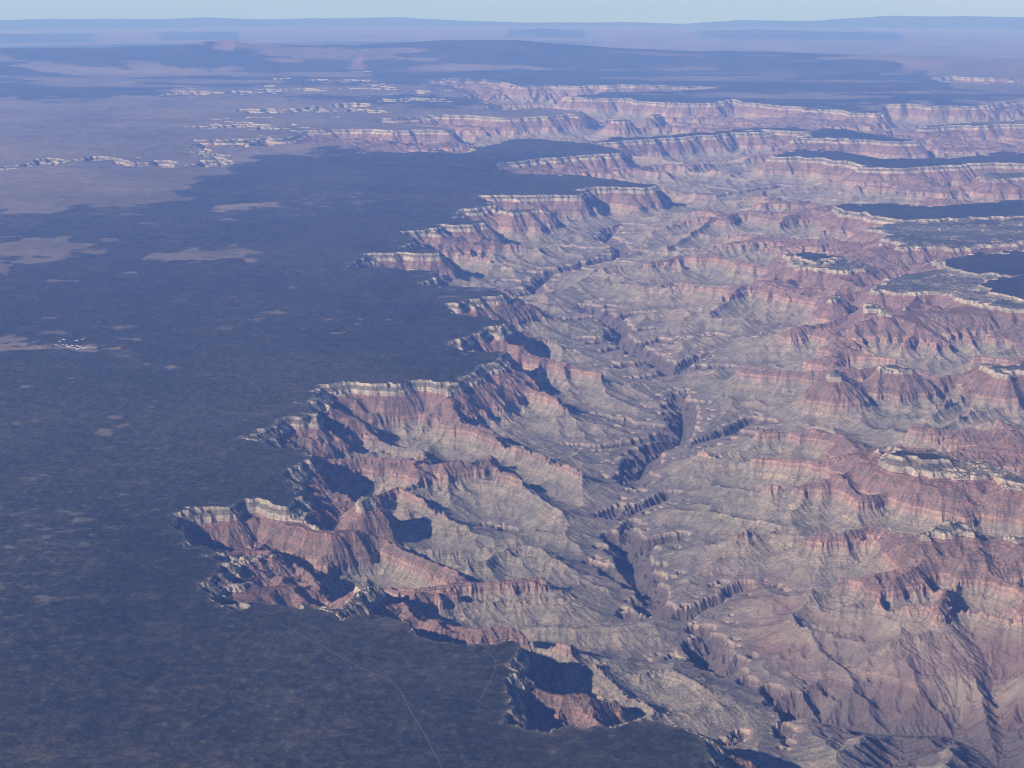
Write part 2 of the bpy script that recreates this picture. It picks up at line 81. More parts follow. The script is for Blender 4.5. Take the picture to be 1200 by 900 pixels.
def draw(pts,val,arr,mode='min'):
    """rasterise a km polyline with value(s) into arr"""
    for i in range(len(pts)-1):
        a=np.array(pts[i])*1000; b=np.array(pts[i+1])*1000
        n=int(np.hypot(*(b-a))/(0.4*DTH*max(13500,min(np.hypot(*a),np.hypot(*b)))))+2
        t=np.linspace(0,1,n)[:,None]; q=a+(b-a)*t
        ri,ci=cell_of(q[:,0],q[:,1]); ok=(ri>=0)&(ri<NR)&(ci>=0)&(ci<NC)
        ri=ri[ok]; ci=ci[ok]
        arr[ri,ci]=np.minimum(arr[ri,ci],val) if mode=='min' else np.maximum(arr[ri,ci],val)
def sweep(T,c,iters,tol=1.0):
    """shortest weighted distance from the values in T (vectorised row sweeps)"""
    for it in range(iters):
        chk=T[::16,::16].copy()
        for rows,st in ((range(1,NR),-1),(range(NR-2,-1,-1),1)):
            for i in rows:
                j=i+st; dr=DR[min(i,j)]; dg=math.hypot(dr,DX[i]); ci=c[i]; cj=c[j]; p=T[j]
                t=np.minimum(T[i],p+dr*0.5*(ci+cj))
                t[1:]=np.minimum(t[1:],p[:-1]+dg*0.5*(ci[1:]+cj[:-1]))
                t[:-1]=np.minimum(t[:-1],p[1:]+dg*0.5*(ci[:-1]+cj[1:]))
                e=np.empty(NC); e[0]=0; np.cumsum(DX[i]*0.5*(ci[1:]+ci[:-1]),out=e[1:])
                t=np.minimum.accumulate(t-e)+e
                t=(np.minimum.accumulate((t+e)[::-1])[::-1])-e
                T[i]=t
        if np.abs(chk-T[::16,::16]).max()<tol: break
    return T
def receivers(T,c):
    best=np.full(T.shape,np.inf); rec=np.arange(NR*NC).reshape(NR,NC).copy(); dist=np.zeros(T.shape)
    idx=np.arange(NR*NC).reshape(NR,NC)
    for di in (-1,0,1):
        for dj in (-1,0,1):
            if di==0 and dj==0: continue
            a=slice(max(0,-di),NR-max(0,di)); b=slice(max(0,di),NR+min(0,di))
            p=slice(max(0,-dj),NC-max(0,dj)); q=slice(max(0,dj),NC+min(0,dj))
            if di==0: d=np.broadcast_to(DX[:,None],(NR,NC))[a,p]
            else:
                dr=DR[:,None]*np.ones((1,NC)); d=dr[:, p]
                if dj: d=np.sqrt(d*d+(DX[a][:,None])**2)
            v=T[b,q]+d*0.5*(c[a,p]+c[b,q])
            m=(v<best[a,p])&(T[b,q]<T[a,p])
            best[a,p][m]=v[m]; rec[a,p][m]=idx[b,q][m]; dist[a,p][m]=np.broadcast_to(d,m.shape)[m]
    return rec.ravel(),dist.ravel()
def steepest(H):
    best=np.zeros(H.shape); rec=np.arange(NR*NC).reshape(NR,NC).copy(); dist=np.ones(H.shape); idx=np.arange(NR*NC).reshape(NR,NC)
    for di in (-1,0,1):
        for dj in (-1,0,1):
            if di==0 and dj==0: continue
            a=slice(max(0,-di),NR-max(0,di)); b=slice(max(0,di),NR+min(0,di))
            p=slice(max(0,-dj),NC-max(0,dj)); q=slice(max(0,dj),NC+min(0,dj))
            if di==0: d=np.broadcast_to(DX[a][:,None],H[a,p].shape)
            else:
                d=DR[:,None]*np.ones((1,H[a,p].shape[1]))
                if dj: d=np.sqrt(d*d+(DX[a][:,None])**2)
            v=(H[a,p]-H[b,q])/d; m=v>best[a,p]
            best[a,p][m]=v[m]; rec[a,p][m]=idx[b,q][m]; dist[a,p][m]=d[m]
    return rec.ravel(),dist.ravel()
def levels(rec):
    n=rec.size; depth=(rec!=np.arange(n)).astype(np.int32); p=rec.copy()
    while True:
        d2=depth+depth[p]; p2=p[p]
        if np.array_equal(p2,p): break
        depth,p=d2,p2
    o=np.argsort(depth,kind='stable'); cnt=np.bincount(depth); e=np.cumsum(cnt)
    return o,np.concatenate([[0],e])
def accumulate(rec,o,e,w):
    A=w.copy()
    for k in range(len(e)-2,0,-1):
        s=o[e[k]:e[k+1]]
        np.add.at(A,rec[s],A[s])
    return A
def climb(rec,o,e,step,E0):
    E=E0.copy()
    for k in range(1,len(e)-1):
        s=o[e[k]:e[k+1]]; E[s]=E[rec[s]]+step[s]
    return E
# warp of the traced outlines so that rims are scalloped like eroded rock
wx=fbm(X,Y,900,11,5,0.55)*np.minimum(170,RS*0.004)[:,None]; wy=fbm(X,Y,900,31,5,0.55)*np.minimum(230,RS*0.006)[:,None]
rg1=np.abs(fbm(X,Y,520,41,3,0.6)); rg2=np.abs(fbm(X,Y,520,46,3,0.6)); kk_=np.minimum(1,RS/30000)[:,None]; fw=sst(50e3,100e3,RS)[:,None]; wx=wx+fw*fbm(X,Y,3500,61,5,0.6)*520; wy=wy+fw*fbm(X,Y,3500,66,5,0.6)*900
RR0=np.hypot(X,Y)
Xw=X+wx+(rg1-0.3)*220*kk_; Yw=Y+wy+(rg2-0.3)*260*kk_
canyon=inside(CANYON,Xw,Yw)
hole=np.zeros(X.shape,bool)
for h in HOLES: hole|=inside(h,X+wx*2.5,Y+wy*3+fbm(X,Y,5000,17,3)*Rg*0.006)
hole&=~canyon; hole&=(RR0<150e3); hole&=~((RR0>105e3)&(fbm(X,Y,9000,19,4,0.6)<-0.15))
low=np.where(canyon|hole,1e9,0.0)
for off,p in MESAS:
    low[inside(p,Xw,Yw)&(low>off)]=off
topmask=low<=0.0
print('masks',time.time()-T0)
# strata table: distance climbed (from the river) -> depth below the rim
STR_DX=[0,60,130,50,180,410,50,250,600,260,30,310]
STR_DZ=[0,75,75,90,90,290,130,140,175,40,60,335]
cx=np.cumsum(STR_DX); cz=np.cumsum(STR_DZ); ETOT=float(cx[-1]); ZTOT=float(cz[-1])
def e_of_depth(d): return ETOT-np.interp(d,cz,cx)
# ledge noise widens / narrows single layers from place to place
cn=np.exp(0.55*fbm(X,Y,800,51,4,0.55)+0.15*rng.standard_normal(X.shape))
alc=1-np.abs(fbm(X+wx,Y+wy,1300,211,4,0.55)); alc2=1-np.abs(fbm(X-wy,Y+wx,480,221,3,0.6))
rimcost=(np.clip(cn,0.5,2.5)**0.5*np.clip(0.62+0.5*alc+0.3*alc2,0.3,2))**2
D=sweep(np.where(low<1e8,np.interp(low,cz,cx),1e9),np.sqrt(rimcost)*1.15,4,20)       # distance out from the rims
Dr=np.full(X.shape,1e9)
for off,p in RIDGES: draw(p,float(np.interp(off,cz,cx)),Dr)
Dr=sweep(Dr,np.sqrt(rimcost)*1.1,3,20)
DL=np.minimum(D,Dr)
print('rim distance',time.time()-T0)
# drainage: cheapest ways down to the river
Ts=np.full(X.shape,1e9); draw(RIVER,0.0,Ts)
river_seed=Ts<1
tr=np.zeros(X.shape)
for s in STREAMS: draw(s,1.0,tr,'max')
tr1=np.maximum(tr,np.maximum(np.roll(tr,1,0),np.roll(tr,1,1)))
ridgeprox=np.exp(-(np.maximum(Dr-900,0)/250.0)**2)
cost=np.exp(0.9*fbm(X,Y,1500,71,5,0.62)+0.55*rng.standard_normal(X.shape))*(1+5*np.exp(-np.maximum(Dr-cx[5],0)/260.0))
cost=np.where(tr1>0,0.12,cost)
cost=np.where(canyon,cost,cost*3)
Ts=sweep(Ts,cost,6,200)
rec,dist=receivers(Ts,cost); o,e=levels(rec)
w=np.where(canyon,CELL,0.0).ravel()
A=accumulate(rec,o,e,w)
print('drainage 1',time.time()-T0)
c2=cost*(1+A.reshape(X.shape)/3e4)**-0.28
T2=np.full(X.shape,1e9); T2[river_seed]=0
T2=sweep(T2,c2,6,200)
rec,dist=receivers(T2,c2); o,e=levels(rec)
A=accumulate(rec,o,e,w)
print('drainage 2',time.time()-T0)
f=(1+A/2500.0)**-FEXP
hs=np.exp(0.25*fbm(X,Y,2500,91,2)).ravel()
E=climb(rec,o,e,dist*f*hs*CLIMB,np.zeros(rec.size)).reshape(X.shape)
# near the river the inner gorge is cut steeply
print('E pct',np.percentile(E[canyon],[5,25,50,75,90,97]))
hi=np.maximum(ETOT-0.55*D,e_of_depth(480)-0.06*D+110*fbm(X,Y,2200,95,3)) 
hi=np.maximum(hi,ETOT-DL)
E=np.where(E>hi,hi+(E-hi)*0.22,E)
E=np.minimum(E,np.maximum(ETOT-0.5*D,e_of_depth(330)))
E=np.maximum(E,ETOT-DL*1.0)
drv=sweep(np.where(river_seed,0.0,1e9),np.full(X.shape,1.0),2)
big=blur((A.reshape(X.shape)>1.5e6).astype(np.float32)*1.0,6)
wall=np.clip(1.0*(drv*(0.75+0.5*np.abs(fbm(X,Y,560,331,4,0.5)))+15*fbm(X,Y,420,333,3,0.6)-40),0,362)*np.clip(1-3.0*big,0,1)*sst(2200,1500,drv)
E=np.maximum(E,wall)
E=np.where(hole,np.maximum(ETOT-D,e_of_depth(430)),E)
E=np.where((~canyon)&(~hole),ETOT,E)
E=sweep(E.copy(),np.full(X.shape,1.5),1)
E=np.clip(E,0,ETOT)
fixed=(~canyon)|river_seed|(low<=0)
# gullies: let water run down this surface and notch it, three rounds
for rnd in range(GROUNDS):
    jit=E+(14 if rnd==0 else 7)*rng.standard_normal(X.shape)+14*fbm(X,Y,220,231+rnd,3,0.7)
    jit=np.where(canyon,jit,ETOT+500)
    r3,d3=steepest(jit)
    o3,e3=levels(r3); A3=accumulate(r3,o3,e3,w).reshape(X.shape)
    s3=((E.ravel()-E.ravel()[r3])/np.maximum(d3,1)).reshape(X.shape)
    cut=GCUT*np.log2(1+np.minimum(A3,4e5)/np.maximum(1500,CELL*2))*np.clip(s3*1.2,0.05,1)
    cut*=np.clip(E/110,0,1)*np.where(E<420,1.7,1.0)*np.clip(1.3-Rg/90e3,0.15,1)
    E=np.where(fixed,E,np.maximum(E-cut,0))
    E=sweep(E,np.full(X.shape,1.35),1)
    E=np.where(canyon,np.maximum(E,ETOT-DL*1.15-15),E)
E=np.clip(E,0,ETOT)
r3,d3=steepest(np.where(canyon,E+10*rng.standard_normal(X.shape),ETOT+500)); o3,e3=levels(r3)
wn=rng.standard_normal(NR*NC)*(0.4+0.6*(rng.random(NR*NC)<0.3)); streak=np.zeros(NR*NC)
for k in range(1,len(e3)-1):
    q=o3[e3[k]:e3[k+1]]; streak[q]=0.86*streak[r3[q]]+wn[q]
streak=streak.reshape(X.shape)
E=np.where(fixed,E,np.clip(E+np.clip(streak,-2,2)*STREAK*np.clip(E/200,0.1,1),0,ETOT-1))
print('gullies',time.time()-T0)
Ed=E+ (9*fbm(X,Y,160,97,3,0.6)+24*fbm(X,Y,900,99,2))*np.clip(E/150,0,1)*np.clip((ETOT-E)/80,0,1)
Ed=Ed-14*(np.abs(fbm(X,Y,120,301,2,0.6))-0.4)*np.clip(E/150,0,1)*np.clip((ETOT-E)/60,0,1)
depth=np.interp(ETOT-Ed,cx,cz)
soft=sst(3900,5300,X)*sst(24200,22300,Y)*canyon
e9=e_of_depth(860); dl=np.where(Ed<e9,860+(ZTOT-860)*(1-np.clip(Ed/e9,0,1)),depth)
depth=depth*(1-soft)+dl*soft
tm=sst(235,270,depth)*sst(632,600,depth)+0.8*sst(752,770,depth)*sst(900,870,depth)
depth=depth+np.minimum(1,14/(RS*DTH/QS*1.0))[:,None]*8.5*np.sin(2*np.pi*(depth/47.0+0.35*fbm(X,Y,3000,311,2)))*tm
depth=np.where((~canyon&~hole)|(low<=0),0,depth)
# rim height of the country
rv=np.array(RIVER)*1000; o_=np.argsort(rv[:,1]); rx=np.interp(Y,rv[o_,1],rv[o_,0])
side=(X-rx)/np.maximum(Y*0.12,3000)
near=np.clip((95e3-Y)/30e3,0,1)
RR=np.hypot(X,Y)
zrim=2150+230*sst(-0.3,1.3,side)*near-np.clip((Y-40e3)/60e3,0,1)*150+35*fbm(X,Y,9000,111,3)-900*sst(125e3,195e3,RR)
zrim=zrim+20+sst(90e3,130e3,RR)*sst(330e3,200e3,RR)*fbm(X/2.5,Y,16000,421,5,0.55)*110
plat=(~canyon&~hole)|(low<=0)
pl=7*fbm(X,Y,1300,121,5,0.55)-np.abs(fbm(X,Y,3000,131,6,0.6))*34
zriver=760-60*np.clip((Y-30e3)/60e3,0,1)
k=np.clip((depth-1165)/(ZTOT-1165),0,1)
Z=zrim-depth
Z=np.where(depth>1165,(zrim-1165)*(1-k)+zriver*k,Z)
Z=Z+canyon*sst(420,600,E)*sst(1400,1000,E)*(1-np.abs(fbm(X,Y,620,321,4,0.55))*1.0-0.6)*20*(1-0.6*river_seed)
Z=Z+np.where(plat,pl*sst(0,1,np.minimum(1,Rg/20000)),0)
Z=np.where(hole,zrim-depth*1.0,Z)
# distant ranges
col=np.ones(X.shape)
RR=np.hypot(X,Y); TT=np.arctan2(X,Y)
rangem=np.zeros(X.shape)
for Dk,p in RANGES:
    p=np.array(p); crest=np.interp(TT[0],p[:,0],p[:,1])
    crest=crest[None,:]+(fbm(X[::1]*0+TT*Dk*1000,RR*0.3,7000,Dk,4)*40)
    q=(RR-Dk*1000)/(16000.0 if Dk>200 else 12000.0)
    g=np.exp(-q*q)
    Z=np.where(g>0.02,np.maximum(Z,1000+(crest-1000)*g+fbm(X,Y,6000,Dk+5,4)*60*g),Z)
    rangem=np.maximum(rangem,g*(crest>1250))
print('height',time.time()-T0)
# surface cover
fn=fbm(X,Y,2600,141,6,0.6)
fsd=np.zeros(X.shape,bool)
for p in FOREST: fsd|=inside(p,X+fbm(X,Y,1500,151,5,0.6)*Rg*0.012,Y+fbm(X,Y,1500,161,5,0.6)*Rg*0.03)
for p in CLEAR: fsd&=~inside(p,X+wx*2+fbm(X,Y,900,181,5,0.65)*Rg*0.010,Y+wy*2+fbm(X,Y,900,187,5,0.65)*Rg*0.014)
strips=fbm(X/3.2,Y,5200,401,6,0.62)+0.5*fbm(X/2.0,Y,14000,411,3)
fsd|=(RR>116e3+9e3*strips)&(RR<212e3)&(strips>-0.32)&(TT<0.02+0.05*strips)
tree=fsd*1.0
tree=blur(tree.astype(np.float32),10)
fk=sst(78e3,100e3,RR)
tree=tree*(1-fk*sst(-0.15,-0.5,strips)*0.9)
for gx,gy,a,b in GLADES+[(TOWN[9][0],TOWN[9][1],1.0,0.35)]:
    sel=(np.abs(X-gx*1000)<a*2500)&(np.abs(Y-gy*1000)<b*4000+300)
    u=((X[sel]-gx*1000)/(a*1000)); v=((Y[sel]-gy*1000+(X[sel]-gx*1000)*0.12)/(b*1000+60)); nn=fbm(X[sel],Y[sel],350,171,4,0.6)
    tree[sel]-=np.clip(1.25-(u*u+v*v)**0.5-0.7*nn,0,1)*0.8
fsd=tree>0.4
edge=np.where(canyon&(low>0),0.0,1e9)
edge=np.exp(-sweep(edge,np.ones(X.shape),1)/70.0)
forest=fsd&plat&(RR<230e3)
dox=np.exp(-(((X-7300)/1900)**2+((Y-22000)/1500)**2))+0.8*np.exp(-(((X-4300)/700)**2+((Y-23500)/1900)**2))
dox=np.clip(dox*1.4,0,1)
Zc=Z-RR*RR/(2*R_EARTH)
# ---------------------------------------------------------------- scene helpers
scene=bpy.context.scene; C=scene.collection
def add_attr(me,name,vals):
    a=me.attributes.new(name,'FLOAT','POINT'); a.data.foreach_set('value',np.ascontiguousarray(vals,np.float32))
def link(name,me,mat,**props):
    ob=bpy.data.objects.new(name,me); C.objects.link(ob)
    if mat: me.materials.append(mat)
    for kk,v in props.items(): ob[kk]=v
    return ob
IDX=np.arange(NR*NC).reshape(NR,NC)
def grid_part(name,mask,mat,zoff=0,**props):
    """one mesh from the quads of the land grid that the mask picks"""
    r,c=np.nonzero(mask)
    q=np.stack([IDX[r,c],IDX[r,c+1],IDX[r+1,c+1],IDX[r+1,c]],1)
    used=np.unique(q); remap=np.zeros(NR*NC,np.int32); remap[used]=np.arange(used.size,dtype=np.int32)
    q=remap[q][:,::-1]
    me=bpy.data.meshes.new(name); me.vertices.add(used.size); me.loops.add(q.size); me.polygons.add(len(q))
    co=np.stack([X.ravel()[used],Y.ravel()[used],Zc.ravel()[used]+zoff],1).astype(np.float32)
    me.vertices.foreach_set('co',co.ravel())
    me.loops.foreach_set('vertex_index',np.ascontiguousarray(q.ravel(),np.int32))
    me.polygons.foreach_set('loop_start',np.arange(0,q.size,4,dtype=np.int32))
    add_attr(me,'depth',depth.ravel()[used]); add_attr(me,'dox',dox.ravel()[used]); add_attr(me,'flow',np.log10(1+A)[used])
    add_attr(me,'streak',streak.ravel()[used]); add_attr(me,'tree',tree.ravel()[used]); add_attr(me,'edge',edge.ravel()[used])
    me.update()
    return link(name,me,mat,**props)
# ---------------------------------------------------------------- materials
def mat_new(name):
    m=bpy.data.materials.new(name); m.use_nodes=True; nt=m.node_tree
    b=nt.nodes['Principled BSDF']; b.inputs['Roughness'].default_value=0.95
    b.inputs['Specular IOR Level'].default_value=0.08
    return m,nt,b
def N(nt,t,**kw):
    n=nt.nodes.new(t)
    for kk,v in kw.items(): setattr(n,kk,v)
    return n
def noise_node(nt,vec,scale,detail=6,rough=0.6,sx=(1,1,1)):
    mp=N(nt,'ShaderNodeMapping'); mp.inputs['Scale'].default_value=sx
    nt.links.new(vec,mp.inputs['Vector'])
    n=N(nt,'ShaderNodeTexNoise'); n.inputs['Scale'].default_value=scale; n.inputs['Detail'].default_value=detail; n.inputs['Roughness'].default_value=rough
    nt.links.new(mp.outputs[0],n.inputs['Vector']); return n.outputs['Fac']
def ramp(nt,fac,stops,interp='LINEAR'):
    r=N(nt,'ShaderNodeValToRGB'); r.color_ramp.interpolation=interp; el=r.color_ramp.elements
    while len(el)<len(stops): el.new(0.5)
    for x,(p,cc) in zip(el,stops): x.position=p; x.color=(*cc,1) if len(cc)==3 else cc
    nt.links.new(fac,r.inputs['Fac']); return r.outputs['Color']
def mix(nt,fac,a,b,mode='MIX'):
    m=N(nt,'ShaderNodeMix',data_type='RGBA',blend_type=mode)
    for s,v in ((m.inputs['Factor'],fac),(m.inputs['A'],a),(m.inputs['B'],b)):
        if isinstance(v,(int,float)): s.default_value=v
        elif isinstance(v,tuple): s.default_value=(*v,1)
        else: nt.links.new(v,s)
    return m.outputs['Result']
def mth(nt,op,a,b=None,c=None,clamp=False):
    m=N(nt,'ShaderNodeMath',operation=op); m.use_clamp=clamp
    for i,v in enumerate((a,b,c)):
        if v is None: continue
        if isinstance(v,(int,float)): m.inputs[i].default_value=v
        else: nt.links.new(v,m.inputs[i])
    return m.outputs[0]
def mrange(nt,v,a,b,lo=0.0,hi=1.0):
    m=N(nt,'ShaderNodeMapRange'); m.clamp=True
    nt.links.new(v,m.inputs['Value'])
    for kk,x in (('From Min',a),('From Max',b),('To Min',lo),('To Max',hi)): m.inputs[kk].default_value=x
    return m.outputs['Result']
def attr(nt,name): return N(nt,'ShaderNodeAttribute',attribute_name=name).outputs['Fac']
# canyon rock, coloured by the layer it stands in
m_rock,nt,bs=mat_new('layered_canyon_rock')
geo=N(nt,'ShaderNodeNewGeometry'); pos=geo.outputs['Position']
dep=attr(nt,'depth')
w1=noise_node(nt,pos,1/1500.0,4); w2=noise_node(nt,pos,1/90.0,4,0.7)
dd=mth(nt,'ADD',dep,mth(nt,'MULTIPLY',mth(nt,'SUBTRACT',w1,0.5),60)); dd=mth(nt,'ADD',dd,mth(nt,'MULTIPLY',mth(nt,'SUBTRACT',w2,0.5),30))
S=1500.0
cream=(0.38,0.32,0.24); 
stops=[(0,(0.20,0.18,0.14)),(8,cream),(66,cream),(78,(0.15,0.132,0.102)),(142,(0.18,0.155,0.12)),(152,(0.41,0.345,0.26)),(234,(0.37,0.305,0.24)),
 (246,(0.22,0.128,0.104)),(328,(0.205,0.128,0.105)),(400,(0.175,0.128,0.108)),(470,(0.23,0.142,0.118)),(540,(0.17,0.125,0.11)),(590,(0.215,0.135,0.113)),(612,(0.18,0.127,0.112)),(622,(0.33,0.215,0.17)),(680,(0.235,0.165,0.14)),(745,(0.30,0.215,0.172)),
 (765,(0.25,0.21,0.17)),(830,(0.23,0.195,0.16)),(880,(0.30,0.25,0.19)),(960,(0.235,0.203,0.163)),(1020,(0.265,0.222,0.175)),(1070,(0.205,0.177,0.15)),(1100,(0.195,0.163,0.145)),(1110,(0.36,0.285,0.225)),(1158,(0.25,0.20,0.165)),
 (1172,(0.125,0.097,0.095)),(1300,(0.105,0.083,0.083)),(1500,(0.10,0.08,0.08))]
u=mth(nt,'DIVIDE',dd,S)
colr=ramp(nt,u,[(a/S,cc) for a,cc in stops])
# thin ledges follow the bedding
led=N(nt,'ShaderNodeTexNoise',noise_dimensions='1D'); led.inputs['Scale'].default_value=1/17.0; led.inputs['Detail'].default_value=4; led.inputs['Roughness'].default_value=0.7
nt.links.new(dd,led.inputs['W'])
colr=mix(nt,0.55,colr,ramp(nt,led.outputs['Fac'],[(0.3,(0.5,0.47,0.48)),(0.5,(1,1,1)),(0.7,(1.5,1.43,1.36))]),'MULTIPLY')
# rubble, scree streaks and scrub
big=noise_node(nt,pos,1/2600.0,5,0.6)
colr=mix(nt,mrange(nt,big,0.42,0.66),colr,mix(nt,1.0,colr,(0.80,0.86,0.86),'MULTIPLY'))
fine=noise_node(nt,pos,1/45.0,5,0.75)
colr=mix(nt,0.9,colr,ramp(nt,fine,[(0.25,(0.5,0.5,0.5)),(0.5,(1,1,1)),(0.75,(1.45,1.43,1.40))]),'MULTIPLY')
stk=mrange(nt,attr(nt,'streak'),-1.8,1.8)
colr=mix(nt,0.75,colr,ramp(nt,stk,[(0.1,(0.70,0.70,0.71)),(0.5,(1,1,1)),(0.9,(1.34,1.30,1.26))]),'MULTIPLY')
pt=noise_node(nt,pos,1/260.0,6,0.75)
colr=mix(nt,0.8,colr,ramp(nt,pt,[(0.34,(0.72,0.74,0.76)),(0.5,(1,1,1)),(0.66,(1.22,1.16,1.10))]),'MULTIPLY')
rp=noise_node(nt,pos,1/330.0,7,0.78)
rimmask=mth(nt,'MULTIPLY',mrange(nt,dd,250,225),mrange(nt,rp,0.47,0.60))
colr=mix(nt,mth(nt,'MULTIPLY',rimmask,0.75),colr,(0.13,0.115,0.09))
flow=attr(nt,'flow')
colr=mix(nt,mth(nt,'MULTIPLY',mrange(nt,flow,4.0,5.6),0.45),colr,(0.30,0.26,0.205))
dx=attr(nt,'dox'); dn=noise_node(nt,pos,1/900.0,5,0.65)
doxc=ramp(nt,dn,[(0.35,(0.165,0.105,0.098)),(0.5,(0.195,0.125,0.112)),(0.62,(0.30,0.245,0.19))])
colr=mix(nt,mth(nt,'MULTIPLY',mth(nt,'MULTIPLY',dx,0.85),mrange(nt,dd,760,950)),colr,doxc)
# scrub on level benches
sep=N(nt,'ShaderNodeSeparateXYZ'); nt.links.new(geo.outputs['Normal'],sep.inputs[0])
flat=mrange(nt,sep.outputs['Z'],0.84,0.96)
up=mrange(nt,dd,420,60)
scr=mth(nt,'MULTIPLY',flat,up)
colr=mix(nt,mth(nt,'MULTIPLY',scr,0.9),colr,(0.046,0.049,0.037))
tonto=mth(nt,'MULTIPLY',mrange(nt,dd,800,900),mrange(nt,noise_node(nt,pos,1/500.0,5,0.65),0.42,0.6))
colr=mix(nt,mth(nt,'MULTIPLY',tonto,0.35),colr,(0.135,0.13,0.115))
nt.links.new(colr,bs.inputs['Base Color'])
bmp=N(nt,'ShaderNodeBump'); bmp.inputs['Strength'].default_value=1.0; bmp.inputs['Distance'].default_value=26
nt.links.new(noise_node(nt,pos,1/50.0,8,0.78),bmp.inputs['Height']); nt.links.new(bmp.outputs[0],bs.inputs['Normal'])
# plateau cover: evergreen woodland thinning out into dry grassland
def cover(name):
    m,nt,bs=mat_new(name)
    pos=N(nt,'ShaderNodeNewGeometry').outputs['Position']
    g1=noise_node(nt,pos,1/7000.0,8,0.66,(1,1.2,1)); g2=noise_node(nt,pos,1/900.0,8,0.74,(1,1.3,1))
    cg=ramp(nt,g1,[(0.3,(0.08,0.072,0.062)),(0.5,(0.14,0.115,0.092)),(0.7,(0.21,0.168,0.13))])
    cg=mix(nt,0.8,cg,ramp(nt,g2,[(0.3,(0.55,0.6,0.6)),(0.5,(1,1,1)),(0.68,(1.3,1.25,1.2))]),'MULTIPLY')
    f1=noise_node(nt,pos,1/5000.0,7,0.62); f2=noise_node(nt,pos,1/150.0,10,0.82); f3=noise_node(nt,pos,1/1100.0,9,0.74,(1,1.6,1)); f4=noise_node(nt,pos,1/2200.0,10,0.78,(0.55,2.0,1))
    cf=ramp(nt,f2,[(0.36,(0.012,0.014,0.011)),(0.48,(0.025,0.026,0.020)),(0.58,(0.055,0.051,0.040)),(0.70,(0.15,0.125,0.10))])
    cf=mix(nt,0.9,cf,ramp(nt,f1,[(0.35,(0.66,0.70,0.70)),(0.5,(0.95,0.95,0.95)),(0.65,(1.4,1.32,1.22))]),'MULTIPLY')
    cf=mix(nt,mth(nt,'MULTIPLY',mrange(nt,f3,0.52,0.67),0.33),cf,(0.115,0.10,0.08)); cf=mix(nt,mth(nt,'MULTIPLY',mrange(nt,f4,0.58,0.70),0.28),cf,(0.15,0.13,0.105))
    ed=mth(nt,'ADD',attr(nt,'edge'),mth(nt,'MULTIPLY',mth(nt,'SUBTRACT',f2,0.5),1.5))
    cf=mix(nt,mth(nt,'MULTIPLY',mrange(nt,ed,0.4,1.1),0.55),cf,(0.19,0.165,0.13))
    tr=mth(nt,'ADD',attr(nt,'tree'),mth(nt,'MULTIPLY',mth(nt,'SUBTRACT',f3,0.5),1.1)); tr=mth(nt,'ADD',tr,mth(nt,'MULTIPLY',mth(nt,'SUBTRACT',f2,0.5),0.8)); tr=mth(nt,'ADD',tr,mth(nt,'MULTIPLY',mth(nt,'SUBTRACT',g1,0.5),1.0))
    f7=noise_node(nt,pos,1/48.0,5,0.8)
    cf=mix(nt,1.0,cf,ramp(nt,f7,[(0.32,(0.45,0.47,0.45)),(0.5,(1,1,1)),(0.66,(1.75,1.68,1.55))]),'MULTIPLY')
    f5=noise_node(nt,pos,1/520.0,9,0.74,(0.85,1.25,1)); f6=noise_node(nt,pos,1/9000.0,3,0.5)
    sc=mth(nt,'ADD',f5,mth(nt,'MULTIPLY',mth(nt,'SUBTRACT',f6,0.5),0.5))
    cf=mix(nt,mrange(nt,sc,0.62,0.71,0,0.65),cf,(0.20,0.175,0.145))
    nt.links.new(mix(nt,mrange(nt,tr,0.22,0.68),cg,cf),bs.inputs['Base Color'])
    bmp=N(nt,'ShaderNodeBump'); bmp.inputs['Strength'].default_value=0.8; bmp.inputs['Distance'].default_value=10
    nt.links.new(noise_node(nt,pos,1/40.0,7,0.8),bmp.inputs['Height']); nt.links.new(bmp.outputs[0],bs.inputs['Normal'])
    return m
m_ground=cover('dry_plateau_ground'); m_for=cover('evergreen_forest_cover')
# distant ranges
m_rng,nt,bs=mat_new('wooded_range_slopes')
pos=N(nt,'ShaderNodeNewGeometry').outputs['Position']
nt.links.new(ramp(nt,noise_node(nt,pos,1/6000.0,6,0.7),[(0.35,(0.025,0.03,0.027)),(0.6,(0.05,0.05,0.042)),(0.75,(0.09,0.08,0.065))]),bs.inputs['Base Color'])
m_wat,nt,bs=mat_new('muddy_river_water'); bs.inputs['Base Color'].default_value=(0.05,0.06,0.045,1); bs.inputs['Roughness'].default_value=0.3; bs.inputs['Specular IOR Level'].default_value=0.3
m_road,nt,bs=mat_new('pale_gravel_road'); bs.inputs['Base Color'].default_value=(0.12,0.11,0.10,1)
